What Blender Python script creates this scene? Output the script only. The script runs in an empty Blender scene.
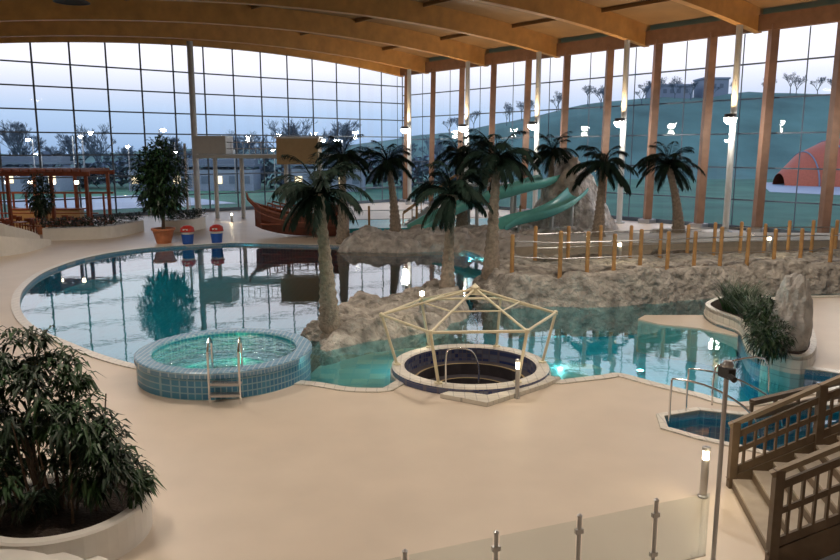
import bpy, math, random
import numpy as np
from mathutils import Vector, Matrix, noise
random.seed(7)
scene=bpy.context.scene
try: scene.view_settings.view_transform='Standard'
except Exception: pass
# ---------------------------------------------------------------- image pixels to plan positions
H=5.5; F=747.0; TH=math.atan(130/747.0); S_,C_=math.sin(TH),math.cos(TH)
def P(px,py,z=0.0):
    """plan position (metres) of an image pixel cast onto the level plane at height z"""
    u=(px-420)/F; v=(280-py)/F
    dy=C_+v*S_; dz=-S_+v*C_
    t=(z-H)/dz
    return (u*t,dy*t)
def PV(px,py,z=0.0):
    x,y=P(px,py,z); return Vector((x,y,z))
# hall axes: corner C0, a along back wall, b along right wall
C0=Vector((-1.7,81.8,0)); A=Vector((-.777,-.63,0)).normalized(); B=Vector((.63,-.777,0)).normalized()
def AB(a,b,z=0.0): 
    p=C0+A*a+B*b; return Vector((p.x,p.y,z))
def zroof(a): return 14.5-1.3*((a-20)/20)**2
AMAX=58; BMAX=74
# ---------------------------------------------------------------- materials
def newmat(name):
    m=bpy.data.materials.new(name); m.use_nodes=True
    nt=m.node_tree; bs=nt.nodes['Principled BSDF']; return m,nt,bs
def mat(name,col,rough=.6,metal=0,var=.12,scale=4,bump=0,bscale=20,spec=.5):
    m,nt,bs=newmat(name)
    bs.inputs['Roughness'].default_value=rough; bs.inputs['Metallic'].default_value=metal
    bs.inputs['Specular IOR Level'].default_value=spec
    tc=nt.nodes.new('ShaderNodeTexCoord')
    n=nt.nodes.new('ShaderNodeTexNoise'); n.inputs['Scale'].default_value=scale; n.inputs['Detail'].default_value=5
    nt.links.new(tc.outputs['Object'],n.inputs['Vector'])
    r=nt.nodes.new('ShaderNodeValToRGB')
    r.color_ramp.elements[0].position=.3; r.color_ramp.elements[1].position=.7
    r.color_ramp.elements[0].color=[max(0,c*(1-var)) for c in col]+[1]
    r.color_ramp.elements[1].color=[min(1,c*(1+var)) for c in col]+[1]
    nt.links.new(n.outputs['Fac'],r.inputs['Fac']); nt.links.new(r.outputs['Color'],bs.inputs['Base Color'])
    if bump:
        n2=nt.nodes.new('ShaderNodeTexNoise'); n2.inputs['Scale'].default_value=bscale; n2.inputs['Detail'].default_value=6
        nt.links.new(tc.outputs['Object'],n2.inputs['Vector'])
        bp=nt.nodes.new('ShaderNodeBump'); bp.inputs['Strength'].default_value=min(1,bump); bp.inputs['Distance'].default_value=.1 if bump<=1 else .35
        nt.links.new(n2.outputs['Fac'],bp.inputs['Height']); nt.links.new(bp.outputs['Normal'],bs.inputs['Normal'])
    return m
def emis(name,col,s):
    m,nt,bs=newmat(name)
    bs.inputs['Base Color'].default_value=(*col,1)
    bs.inputs['Emission Color'].default_value=(*col,1); bs.inputs['Emission Strength'].default_value=s
    return m
def tiles(name,c1,c2,mortar,size=.15,rough=.3,msize=.02):
    m,nt,bs=newmat(name)
    tc=nt.nodes.new('ShaderNodeTexCoord'); br=nt.nodes.new('ShaderNodeTexBrick')
    br.offset=0; br.inputs['Color1'].default_value=(*c1,1); br.inputs['Color2'].default_value=(*c2,1)
    br.inputs['Mortar'].default_value=(*mortar,1); br.inputs['Scale'].default_value=1
    br.inputs['Brick Width'].default_value=size; br.inputs['Row Height'].default_value=size
    br.inputs['Mortar Size'].default_value=size*msize*2
    sx=nt.nodes.new('ShaderNodeSeparateXYZ'); nt.links.new(tc.outputs['Object'],sx.inputs[0])
    ad=nt.nodes.new('ShaderNodeMath'); ad.operation='ADD'; nt.links.new(sx.outputs['X'],ad.inputs[0]); nt.links.new(sx.outputs['Y'],ad.inputs[1])
    cv=nt.nodes.new('ShaderNodeCombineXYZ'); nt.links.new(ad.outputs[0],cv.inputs['X']); nt.links.new(sx.outputs['Z'],cv.inputs['Y'])
    ge=nt.nodes.new('ShaderNodeNewGeometry'); sn=nt.nodes.new('ShaderNodeSeparateXYZ'); nt.links.new(ge.outputs['True Normal'],sn.inputs[0])
    ab=nt.nodes.new('ShaderNodeMath'); ab.operation='ABSOLUTE'; nt.links.new(sn.outputs['Z'],ab.inputs[0])
    gt=nt.nodes.new('ShaderNodeMath'); gt.operation='GREATER_THAN'; gt.inputs[1].default_value=.5; nt.links.new(ab.outputs[0],gt.inputs[0])
    mx=nt.nodes.new('ShaderNodeMix'); mx.data_type='VECTOR'; nt.links.new(gt.outputs[0],mx.inputs['Factor'])
    nt.links.new(cv.outputs[0],mx.inputs[4]); nt.links.new(tc.outputs['Object'],mx.inputs[5])
    nt.links.new(mx.outputs[1],br.inputs['Vector']); nt.links.new(br.outputs['Color'],bs.inputs['Base Color'])
    bs.inputs['Roughness'].default_value=rough
    return m
def glassmat(name,tint,ior=1.5,glo=(1,1,1)):
    m=bpy.data.materials.new(name); m.use_nodes=True; nt=m.node_tree; nt.nodes.clear()
    o=nt.nodes.new('ShaderNodeOutputMaterial'); mx=nt.nodes.new('ShaderNodeMixShader')
    t=nt.nodes.new('ShaderNodeBsdfTransparent'); t.inputs['Color'].default_value=(*tint,1)
    g=nt.nodes.new('ShaderNodeBsdfGlossy'); g.inputs['Roughness'].default_value=0.02; g.inputs['Color'].default_value=(*glo,1)
    f=nt.nodes.new('ShaderNodeFresnel'); f.inputs['IOR'].default_value=ior
    nt.links.new(f.outputs[0],mx.inputs[0]); nt.links.new(t.outputs[0],mx.inputs[1]); nt.links.new(g.outputs[0],mx.inputs[2])
    nt.links.new(mx.outputs[0],o.inputs[0]); return m,nt,f,g
def watermat(name,tint,ior,bstr,bscale):
    m,nt,f,g=glassmat(name,tint,ior)
    tc=nt.nodes.new('ShaderNodeTexCoord'); n=nt.nodes.new('ShaderNodeTexNoise'); n.inputs['Scale'].default_value=bscale; n.inputs['Detail'].default_value=3
    nt.links.new(tc.outputs['Object'],n.inputs['Vector'])
    b=nt.nodes.new('ShaderNodeBump'); b.inputs['Strength'].default_value=bstr; b.inputs['Distance'].default_value=.05
    nt.links.new(n.outputs['Fac'],b.inputs['Height']); nt.links.new(b.outputs['Normal'],g.inputs['Normal']); nt.links.new(b.outputs['Normal'],f.inputs['Normal'])
    return m
M={}
M['deck']=mat('deck_sand',(.62,.535,.445),.42,var=.05,scale=.8,bump=.05,bscale=60)
M['curb']=tiles('curb_tile',(.72,.69,.62),(.66,.63,.57),(.45,.43,.40),.25,.35)
M['pool']=tiles('pool_tile',(.03,.42,.54),(.04,.48,.60),(.15,.56,.66),.3,.4)
M['poolside']=tiles('pool_side_tile',(.03,.22,.40),(.03,.32,.48),(.2,.5,.6),.15,.3)
M['shallow']=tiles('shallow_mosaic',(.55,.55,.46),(.10,.38,.42),(.30,.45,.45),.45,.4)
M['tub']=tiles('tub_tile',(.04,.17,.32),(.06,.24,.39),(.20,.38,.48),.15,.25,.05)
M['tubrim']=tiles('tub_rim_tile',(.10,.24,.40),(.17,.33,.48),(.33,.47,.56),.12,.25,.05)
M['blue']=tiles('mosaic_blue',(.02,.04,.16),(.16,.18,.26),(.12,.12,.18),.12,.25,.05)
M['water']=watermat('pool_water',(.52,.90,.95),1.75,.06,1.6)
M['water2']=watermat('spa_water',(.55,.85,.88),1.9,.9,3.5)
M['glass'],_,_,_=glassmat('window_glass',(.86,.94,1.0),1.35)
M['bglass'],_,_,_=glassmat('balustrade_glass',(.90,.93,.93),1.3)
M['wood']=mat('glulam_wood',(.56,.29,.09),.5,var=.15,scale=1.2)
M['ceil']=mat('ceiling_boards',(.27,.155,.065),.6,var=.15,scale=.6)
M['pillar']=mat('pillar_wood',(.20,.11,.07),.5,var=.15,scale=2)
M['mull']=mat('mullion_grey',(.10,.14,.19),.5,var=.05)
M['white']=mat('white_plaster',(.70,.68,.64),.6,var=.04)
M['steelw']=mat('white_steel',(.5,.52,.53),.4,var=.04)
M['chrome']=mat('chrome',(.75,.75,.76),.18,1,var=.02)
M['steel']=mat('brushed_steel',(.45,.45,.46),.35,.9,var=.05)
M['dark']=mat('dark_metal',(.03,.03,.035),.5)
M['rock']=mat('rock',(.40,.375,.34),.9,var=.50,scale=2.2,bump=1.5,bscale=3.5)
M['rock2']=mat('rock_grey',(.52,.50,.48),.9,var=.40,scale=2,bump=1.5,bscale=3)
M['stone']=mat('standing_stone',(.46,.45,.44),.9,var=.25,scale=3,bump=.8,bscale=8)
M['bark']=mat('palm_bark',(.30,.25,.20),.85,var=.3,scale=8,bump=.6,bscale=14)
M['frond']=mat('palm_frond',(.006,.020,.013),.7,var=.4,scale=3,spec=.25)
M['leaf']=mat('leaf_green',(.020,.058,.018),.45,var=.5,scale=5)
M['leaf2']=mat('leaf_dark',(.010,.028,.013),.45,var=.5,scale=5)
M['soil']=mat('soil',(.03,.02,.015),.95,var=.3,scale=10,bump=.5)
M['terra']=mat('terracotta',(.5,.19,.09),.7)
M['post']=mat('post_wood',(.46,.26,.10),.55,var=.2,scale=3)
M['stairw']=mat('stair_wood',(.12,.085,.055),.5,var=.2,scale=4)
M['railb']=mat('rail_beige',(.25,.20,.14),.45,var=.1)
M['tread']=mat('tread_stone',(.38,.33,.27),.6,var=.1)
M['cream']=mat('cream_paint',(.72,.66,.48),.4,var=.04)
M['ring']=mat('spa_step_edge',(.38,.29,.15),.4,var=.04)
M['spadark']=mat('spa_step_dark',(.045,.04,.05),.5,var=.2)
M['teal']=mat('slide_teal',(.16,.56,.52),.25,var=.05)
M['red']=mat('red_paint',(.5,.03,.02),.4)
M['bluep']=mat('blue_paint',(.02,.10,.45),.4)
M['ship']=mat('ship_wood',(.13,.04,.025),.5,var=.25,scale=3)
M['pergola']=mat('pergola_wood',(.22,.06,.03),.5,var=.2)
M['tan']=mat('tan_panel',(.42,.30,.16),.5,var=.06)
M['grass']=mat('lawn_grass',(.055,.17,.10),.9,var=.3,scale=.15)
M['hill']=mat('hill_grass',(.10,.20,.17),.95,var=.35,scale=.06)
M['pond']=mat('pale_paving',(.34,.40,.46),.5,var=.1,scale=.3)
M['twig']=mat('bare_twigs_hazed',(.10,.14,.18),.9)  # blue-grey air haze is put into the twig colour
M['orange']=mat('tent_orange',(.50,.12,.06),.6)
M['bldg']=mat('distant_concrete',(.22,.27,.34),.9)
M['wallp']=mat('interior_plaster',(.42,.34,.26),.7,var=.05)
M['lamp']=emis('lamp_white',(1,.96,.88),80)
M['warm']=emis('lamp_warm',(1,.85,.62),10)
M['win']=emis('lit_window',(1,.75,.45),1.6)
M['green']=emis('green_glow',(.05,1,.4),3.0)
M['uw']=emis('underwater_fill_lens',(.6,1,.95),4.0)  # glowing lens of the added underwater fill lamps
M['bark2']=mat('tree_bark',(.12,.085,.06),.9)
# ---------------------------------------------------------------- mesh builder
class MB:
    def __init__(s): s.v=[];s.f=[];s.m=[]
    def add(s,vs,fs,mi=0):
        o=len(s.v); s.v+= [tuple(v) for v in vs]; s.f+=[tuple(i+o for i in f) for f in fs]; s.m+=[mi]*len(fs)
    def box(s,c,d,mi=0,rz=0):
        hx,hy,hz=d[0]/2,d[1]/2,d[2]/2; cs,sn=math.cos(rz),math.sin(rz); vs=[]
        for z in(-hz,hz):
            for x,y in((-hx,-hy),(hx,-hy),(hx,hy),(-hx,hy)):
                vs.append((c[0]+x*cs-y*sn,c[1]+x*sn+y*cs,c[2]+z))
        s.add(vs,[(3,2,1,0),(4,5,6,7),(0,1,5,4),(1,2,6,5),(2,3,7,6),(3,0,4,7)],mi)
    def beam(s,p0,p1,w,h,mi=0):
        p0=Vector(p0);p1=Vector(p1);d=(p1-p0).normalized()
        up=Vector((0,0,1)) if abs(d.z)<.95 else Vector((0,1,0))
        r=d.cross(up).normalized(); u=r.cross(d).normalized(); vs=[]
        for p in(p0,p1):
            for a,b in((-1,-1),(1,-1),(1,1),(-1,1)): vs.append(p+r*a*w/2+u*b*h/2)
        s.add(vs,[(3,2,1,0),(4,5,6,7),(0,1,5,4),(1,2,6,5),(2,3,7,6),(3,0,4,7)],mi)
    def tube(s,pts,rad,n=8,mi=0,caps=True):
        pts=[Vector(p) for p in pts]; k=len(pts)
        if not hasattr(rad,'__len__'): rad=[rad]*k
        vs=[];fs=[]; prev=None
        for i,p in enumerate(pts):
            d=(pts[min(i+1,k-1)]-pts[max(i-1,0)]).normalized()
            if prev is None:
                up=Vector((0,0,1)) if abs(d.z)<.9 else Vector((1,0,0)); r=d.cross(up).normalized()
            else: r=(prev-d*prev.dot(d)).normalized()
            prev=r; u=d.cross(r)
            for j in range(n):
                t=2*math.pi*j/n; vs.append(p+(r*math.cos(t)+u*math.sin(t))*rad[i])
        for i in range(k-1):
            for j in range(n):
                fs.append((i*n+j,i*n+(j+1)%n,(i+1)*n+(j+1)%n,(i+1)*n+j))
        if caps: fs.append(tuple(range(n-1,-1,-1))); fs.append(tuple((k-1)*n+j for j in range(n)))
        s.add(vs,fs,mi)
    def lathe(s,c,prof,n=32,mis=None,closed=False):
        vs=[]; k=len(prof)
        for r,z in prof:
            for j in range(n):
                t=2*math.pi*j/n; vs.append((c[0]+r*math.cos(t),c[1]+r*math.sin(t),c[2]+z))
        o=len(s.v); s.v+=vs
        for i in range(k-1):
            for j in range(n):
                s.f.append((o+i*n+j,o+i*n+(j+1)%n,o+(i+1)*n+(j+1)%n,o+(i+1)*n+j)); s.m.append(mis[i] if mis else 0)
    def prism(s,poly,z0,z1,mi=0,side=None):
        n=len(poly); vs=[(p[0],p[1],z0) for p in poly]+[(p[0],p[1],z1) for p in poly]
        s.add(vs,[(i,(i+1)%n,(i+1)%n+n,i+n) for i in range(n)],mi if side is None else side)
        s.add([(p[0],p[1],z1) for p in poly],[tuple(range(n))],mi)
    def leaf(s,p,d,L,w,mi=0,droop=.3):
        p=Vector(p); d=Vector(d).normalized(); side=d.cross(Vector((0,0,1)))
        if side.length<.1: side=Vector((1,0,0))
        side.normalize(); mid=p+d*L*.45; tip=p+d*L+Vector((0,0,-L*droop))
        s.add([p,mid+side*w/2+Vector((0,0,w*.2)),tip,mid-side*w/2+Vector((0,0,w*.2)),mid],[(0,1,4),(1,2,4),(0,4,3),(4,2,3)],mi)
    def build(s,name,mats,smooth=False,loc=None):
        me=bpy.data.meshes.new(name)
        if loc is not None:
            L=Vector(loc); s.v=[(a-L.x,b-L.y,c-L.z) for a,b,c in s.v]
        me.from_pydata(s.v,[],s.f)
        for m in mats: me.materials.append(M[m])
        me.polygons.foreach_set('material_index',s.m)
        if smooth: me.polygons.foreach_set('use_smooth',[True]*len(s.f))
        me.update()
        o=bpy.data.objects.new(name,me); scene.collection.objects.link(o)
        if loc is not None: o.location=loc
        return o
def inst(o,loc,rz=0,sc=1,name=None):
    n=bpy.data.objects.new(name or o.name.split('.')[0],o.data); scene.collection.objects.link(n)
    n.location=loc; n.rotation_euler=(0,0,rz); n.scale=(sc,sc,sc); return n
def catmull(pts,closed=True,k=6):
    n=len(pts); out=[]
    rng=range(n) if closed else range(n-1)
    g=lambda i: Vector(pts[i%n]) if closed else Vector(pts[max(0,min(n-1,i))])
    for i in rng:
        p0,p1,p2,p3=g(i-1),g(i),g(i+1),g(i+2)
        for j in range(k):
            t=j/k; out.append(.5*((2*p1)+(p2-p0)*t+(2*p0-5*p1+4*p2-p3)*t*t+(-p0+3*p1-3*p2+p3)*t**3))
    if not closed: out.append(Vector(pts[-1]))
    return out
def fill_poly(name,loops,z,thick,m):
    cu=bpy.data.curves.new(name,'CURVE'); cu.dimensions='2D'; cu.fill_mode='BOTH'; cu.extrude=thick/2
    for L in loops:
        sp=cu.splines.new('POLY'); sp.points.add(len(L)-1)
        for i,p in enumerate(L): sp.points[i].co=(p[0],p[1],0,1)
        sp.use_cyclic_u=True
    ob=bpy.data.objects.new(name+'_c',cu); scene.collection.objects.link(ob)
    dg=bpy.context.evaluated_depsgraph_get(); me=bpy.data.meshes.new_from_object(ob.evaluated_get(dg))
    bpy.data.objects.remove(ob); me.materials.clear(); me.materials.append(M[m])
    o=bpy.data.objects.new(name,me); scene.collection.objects.link(o); o.location.z=z-thick/2
    return o
# ---------------------------------------------------------------- pool plan
SPA=PV(470,371); TUB=Vector((-4.85,18.05,0)); RS=1.98
spa_arc=[]
for k in range(0,25):
    t=math.radians(205-k*(230/24)); spa_arc.append(Vector((SPA.x+(RS+.04)*math.cos(t),SPA.y+(RS+.04)*math.sin(t))))
px1=[(235,243),(150,248),(95,256),(50,270),(26,287),(20,305),(32,325),(70,343),(110,358),(150,368),(200,376),(262,380),(310,382),(350,388),(383,389)]
px2=[(556,381),(600,376),(620,374),(655,383),(700,394),(740,403),(795,393),(840,384),(868,379),(840,374),(790,367),(755,358),(744,345),(738,332),(712,322),(704,311),(722,301),(790,297),(850,295),(900,290),(900,276),(760,277),(600,281),(500,284),(484,272),(480,256),(440,247),(350,246)]
pool=catmull([P(*q) for q in px1],False,5)+spa_arc+catmull([P(*q) for q in px2],False,5)
pool=[(p.x,p.y) for p in pool]
basin=[P(*q) for q in [(664,417),(700,411),(745,416),(830,406),(900,406),(900,452),(780,455),(700,437),(668,428)]]
spa_hole=[(SPA.x+1.70*math.cos(t*math.pi/16),SPA.y+1.70*math.sin(t*math.pi/16)) for t in range(32)]
outer=[AB(-.2,-.2),AB(AMAX,-.2),AB(AMAX,BMAX),AB(-.2,BMAX)]
fill_poly('floor',[[(p.x,p.y) for p in outer],pool,basin,spa_hole],0,.06,'deck')
def area(L): return sum(L[i][0]*L[(i+1)%len(L)][1]-L[(i+1)%len(L)][0]*L[i][1] for i in range(len(L)))/2
def ribbon(L,w,z,h,mb,mi=0):
    s=1 if area(L)<0 else -1; n=len(L); out=[]
    for i in range(n):
        d=Vector((L[(i+1)%n][0]-L[i-1][0],L[(i+1)%n][1]-L[i-1][1])); 
        if d.length<1e-6:d=Vector((1,0))
        d.normalize(); nr=Vector((-d.y,d.x))*s
        out.append((L[i][0]+nr.x*w,L[i][1]+nr.y*w))
    vs=[(p[0],p[1],z) for p in L]+[(p[0],p[1],z) for p in out]+[(p[0],p[1],z-h) for p in out]+[(p[0],p[1],z-h-.12) for p in L]
    fs=[]
    for i in range(n):
        j=(i+1)%n; fs+= [(i,j,n+j,n+i),(n+i,n+j,2*n+j,2*n+i),(3*n+i,3*n+j,j,i)]
    mb.add(vs,fs,mi)
def wall_ring(L,z0,z1,mb,mi=0):
    n=len(L); mb.add([(p[0],p[1],z0) for p in L]+[(p[0],p[1],z1) for p in L],[(i,(i+1)%n,n+(i+1)%n,n+i) for i in range(n)],mi)
mb=MB(); ribbon(pool,.28,.03,.04,mb); ribbon(basin,.18,.03,.04,mb); mb.build('pool_edge_trim',['curb'])
mb=MB(); wall_ring(pool,-1.5,0,mb); wall_ring(basin,-1.5,0,mb); mb.build('pool_lining',['poolside'])
fill_poly('pool_bottom',[pool],-1.2,.04,'pool'); fill_poly('pool_bottom.001',[basin],-1.1,.04,'pool')
fill_poly('pool_water',[pool],-.12,.0,'water'); fill_poly('pool_water.001',[basin],-.15,.0,'water')
sh=catmull([P(*q) for q in [(383,388),(350,387),(304,381),(318,352),(360,340),(420,334),(500,336),(560,345),(600,352),(628,368),(600,375),(557,380)]],False,4)
sh=[(p.x,p.y) for p in sh]+[(p.x,p.y) for p in spa_arc[::-1]]
fill_poly('shallow_pool_step',[sh],-.42,.72,'shallow')
mb=MB(); mb.prism([P(*q) for q in [(700,326),(738,334),(742,322),(720,313),(645,313),(638,317),(660,322)]],-1.19,-.07); mb.build('beach_ledge',['deck'])
# ---------------------------------------------------------------- shell
def strip_wall(mb,a0,b0,a1,b1,z0,z1,mi=0): 
    p,q=AB(a0,b0),AB(a1,b1); mb.add([(p.x,p.y,z0),(q.x,q.y,z0),(q.x,q.y,z1),(p.x,p.y,z1)],[(0,1,2,3)],mi)
mb=MB(); N=40; vs=[];fs=[]
for i in range(N+1):
    a=-1+(AMAX+2)*i/N
    for b in(-1.5,BMAX+1): vs.append(AB(a,b,zroof(a)+1.35))
for i in range(N): fs.append((2*i,2*i+1,2*i+3,2*i+2))
mb.add(vs,fs); mb.build('ceiling',['ceil'])
pil=[1.1+4.3*k for k in range(0,17)]
colb=[4.2+8.6*k for k in range(0,9)]
for b in [0.0]+colb:
    if b>BMAX: continue
    mb=MB(); vs=[];fs=[]
    for i in range(N+1):
        a=.2+(AMAX-.4)*i/N; z=zroof(a)
        for db,dz in((-.25,-.1),(.25,-.1),(.25,1.35),(-.25,1.35)): vs.append(AB(a,b+db,z+dz))
    for i in range(N):
        for j in range(4): fs.append((4*i+j,4*i+(j+1)%4,4*i+4+(j+1)%4,4*i+4+j))
    mb.add(vs,fs); mb.build('roof_beam',['wood'])
mb=MB()
for a in range(6,56,9):
    mb.beam(AB(a,-.5,zroof(a)+1.2),AB(a,BMAX,zroof(a)+1.2),.16,.25)
mb.build('ceiling_trim',['ceil'])
zr=zroof(0)
mb=MB(); 
for i in range(30):
    a0=i*AMAX/30; a1=(i+1)*AMAX/30; p,q=AB(a0,0),AB(a1,0)
    mb.add([(p.x,p.y,0),(q.x,q.y,0),(q.x,q.y,zroof(a1)+.2),(p.x,p.y,zroof(a0)+.2)],[(0,1,2,3)],0)
a=.3
while a<AMAX:
    mb.beam(AB(a,.1,0),AB(a,.1,zroof(a)+.3),.11,.11,1); a+=2.75
for z in [0.1,1.6,3.35,5.1,6.85,8.6,10.35,12.1]:
    mb.beam(AB(0,.1,z),AB(AMAX,.1,z),.10,.11 if z>1 else .4,1)
mb.build('window_1',['glass','mull'])
mb=MB(); strip_wall(mb,0,0,0,BMAX,0,zr+.4,0)
for z in [0.1,2.1,4.3,6.6,8.9,11.2]: mb.beam(AB(.1,0,z),AB(.1,BMAX,z),.08,.10 if z>1 else .4,1)
for i,b in enumerate(pil): mb.beam(AB(.1,b-2.15,0),AB(.1,b-2.15,zr),.06,.06,1)
mb.build('window_2',['glass','mull'])
mb=MB(); mb.beam(AB(.5,-.3,zr+.5),AB(.5,BMAX,zr+.5),.5,1.0); mb.build('trim_1',['pillar'])
for b in pil:
    if b>BMAX: continue
    mb=MB(); mb.beam(AB(.75,b,0),AB(.45,b,zr+.3),.5,.6); mb.box(AB(.75,b,.15),(1,.9,.3),1,math.atan2(B.y,B.x)); mb.build('glulam_column',['pillar','steel'])
mb=MB(); strip_wall(mb,AMAX,-.2,AMAX,BMAX,0,14); mb.build('wall_left',['wallp'])
mb=MB(); strip_wall(mb,-.2,BMAX,AMAX,BMAX,0,16); mb.build('wall_rear',['wallp'])
def light(name,kind,loc,power,col=(1,.85,.65),size=.3,parent=None,rot=None,spot=None):
    l=bpy.data.lights.new(name,kind); l.energy=power; l.color=col
    if kind=='AREA': l.shape='DISK'; l.size=size
    else: l.shadow_soft_size=size
    if spot: l.spot_size=spot; l.spot_blend=.6
    o=bpy.data.objects.new(name,l); scene.collection.objects.link(o)
    if parent: o.parent=parent; o.location=Vector(loc)-parent.location
    else: o.location=loc
    if rot: o.rotation_euler=rot
    return o
for i,b in enumerate(colb[:6][::-1]):
    a=2.6; z0=AB(a,b,0)
    mb=MB(); mb.tube([AB(a,b,0),AB(a,b,zroof(a)-.1)],.21,14,0); mb.lathe(z0,[(.24,0),(.42,0),(.42,.12),(.24,.12)],14,[0]*3)
    mb.tube([AB(a,b,7.4),AB(a+.7,b+.2,7.6)],.05,6,0)
    c=AB(a+.75,b+.2,7.55)
    mb.lathe(c,[(0,.30),(.36,.25),(.42,0)],16,[1]*2); mb.lathe(c,[(.38,.02),(.36,-.2),(.22,-.36),(0,-.42)],16,[2]*3)
    o=mb.build('steel_column',['steelw','dark','lamp'],loc=z0)
    light('floodlight','POINT',c+Vector((0,0,-.7)),300,(1,.90,.74),.25,o)
    light('uplight','SPOT',c+Vector((0,0,.6)),750,(1,.68,.36),.25,o,(math.pi,0,0),2.4)
a,b=24,1.4
mb=MB(); mb.tube([AB(a,b,0),AB(a,b,zroof(a)+.1)],.26,14,0); mb.lathe(AB(a,b,0),[(.26,0),(.45,0),(.45,.12),(.26,.12)],14,[0]*3); mb.build('steel_column',['steelw'])
for (x,y,z,pw) in [(-6,9,10.8,480),(7,10,11.5,460),(-9,22,12,620),(2,20,12.2,680),(12,26,12.4,680),(-16,36,12.2,640)]:  # added fill lamps above the view, put in to brighten the floor
    mb=MB(); c=Vector((x,y,z)); mb.lathe(c,[(.08,.6),(.1,.3),(.75,.02),(.8,-.02),(.75,-.02)],20,[0]*4); mb.tube([c+Vector((0,0,.5)),c+Vector((0,0,2.4))],.03,6,0)
    o=mb.build('fill_lamp',['dark'],loc=c)
    light('fill_light','AREA',c+Vector((0,0,-.06)),pw,(1,.86,.71),1.4,o)
# underwater fill lamps, added to brighten the teal water
for (px,py,pw) in [(640,372,40),(560,372,26),(725,345,30),(560,312,34),(660,309,34),(400,375,22),(250,252,40),(470,262,30)]:
    c=PV(px,py,-.55); mb=MB(); mb.lathe(c,[(0,.05),(.10,.05),(.13,.02),(.13,-.05),(0,-.06)],14,[1,0,0,0]); o=mb.build('water_fill_lamp',['chrome','uw'],loc=c)
    light('water_fill_glow','POINT',c+Vector((0,0,.16)),pw,(.45,1,.95),.08,o)
# ---------------------------------------------------------------- outside
hall=[(p.x,p.y) for p in [AB(-.6,-.6),AB(AMAX+.4,-.6),AB(AMAX+.4,BMAX+.4),AB(-.6,BMAX+.4)]]
fill_poly('lawn',[[(-400,-80),(400,-80),(400,420),(-400,420)],hall],-.3,.02,'grass')
mb=MB(); 
pw=lambda L:[AB(*q)[:2] for q in L]
mb.prism(pw([(14,-12),(34,-12),(34,-34),(14,-34)]),-.29,-.25); mb.prism([P(*q) for q in [(770,190),(1000,200),(1000,182),(760,181)]],-.29,-.24); mb.build('outdoor_paving',['pond'])
def hillz(x,y):
    r=x/y; e=max(0,min(1,(y-150)/70)); e=e*e*(3-2*e)
    hh=np.interp(r,[-1,-.5,-.1,.1,.25,.4,.8],[3,4,7,13,20,22,21])
    return -.4+e*hh*(1+.08*noise.noise(Vector((x*.02,y*.02,0))))+e*1.2*noise.noise(Vector((x*.08,y*.08,3)))
mb=MB(); vs=[];fs=[];nx,ny=90,24
for j in range(ny+1):
    for i in range(nx+1):
        x=-260+520*i/nx; y=145+155*j/ny; vs.append((x,y,hillz(x,y)))
for j in range(ny):
    for i in range(nx): k=j*(nx+1)+i; fs.append((k,k+1,k+nx+2,k+nx+1))
mb.add(vs,fs); mb.build('grass_hill',['hill'],True)
def bare_tree(seed):
    random.seed(seed); mb=MB()
    def br(p,d,L,r,lv):
        q=p+d*L; mb.tube([p,q],[r,r*.65],4 if lv<3 else 3,0,False)
        if lv==6: return
        for _ in range(3 if lv<5 else 4):
            nd=(d+Vector((random.uniform(-.8,.8),random.uniform(-.8,.8),random.uniform(-.1,.6)))).normalized()
            br(p+d*L*random.uniform(.6,1),nd,L*random.uniform(.62,.82),max(r*.6,.022),lv+1)
    br(Vector((0,0,0)),Vector((0,0,1)),3.0,.24,0)
    return mb.build('bare_tree',['twig'])
t1=bare_tree(3); t2=bare_tree(5); t1.location=(-95,128,-.3); t2.location=(-82,135,-.3); 
random.seed(11)
for i in range(52):
    x=-104+i*2.3+random.uniform(-2,2); y=random.uniform(120,143); s=random.uniform(.7,1.35)*(1 if x<-10 else .7)
    inst(random.choice([t1,t2]),(x,y,-.3),random.uniform(0,6),s)
for i in range(40):
    x=5+i*4.0+random.uniform(-3,3); y=213+random.uniform(-8,8)
    inst(random.choice([t1,t2]),(x,y,hillz(x,y)-.3),random.uniform(0,6),random.uniform(.4,.75))
mb=MB(); random.seed(2)
for i in range(3000):
    x=random.uniform(-115,14); y=116+random.uniform(-2,2); z=random.uniform(0,4.6)*(.6+.4*noise.noise(Vector((x*.15,0,0)))+.2)
    mb.leaf((x,y,z),(random.uniform(-1,1),random.uniform(-1,1),random.uniform(-.2,1)),1.8,1.1)
mb.build('shrub_belt',['twig'])
mb=MB()
for (x,w,h) in [(72,11,3.5),(84,7,4.5)]:
    y=222; z=hillz(x,y); mb.box((x,y,z+h/2-1),(w,8,h+2)); mb.box((x,y,z+h+.3),(w+.6,8.6,.5))
    for k in range(int(w//2)): mb.box((x-w/2+1+2*k,y-4.02,z+h*.6),(1,.1,1.2),1)
mb.build('distant_building',['bldg','mull'])
for (x,y,w,h) in [(-58,109,14,3.4),(-33,111,18,3.0),(-13,108,10,3.2)]:
    mb=MB(); mb.box((x,y,h/2-.3),(w,5,h)); mb.beam((x-w/2-.3,y,h+.3),(x+w/2+.3,y,h+.3),5.6,.35,2); mb.beam((x-w/2,y,h+.8),(x+w/2,y,h+.8),2.6,.8,2)
    for k in range(int(w//2)): mb.box((x-w/2+1+2*k,y-2.53,h*.42),(1.0,.1,1.1),1 if k%3 else 3)
    mb.build('pavilion_building',['bldg','mull','mull','win'])
mb=MB(); c=Vector((73,126,-.4)); n=16; vs=[];fs=[]
for i in range(9):
    for j in range(n+1):
        t=math.pi*j/n; r=8.6*(1-.75*((abs(i-4)/4)**3)); vs.append((c.x-13+30*i/8,c.y+math.cos(t)*r,c.z+math.sin(t)*r*.95))
for i in range(8):
    for j in range(n): k=i*(n+1)+j; fs.append((k,k+1,k+n+2,k+n+1))
mb.add(vs,fs,0)
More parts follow.
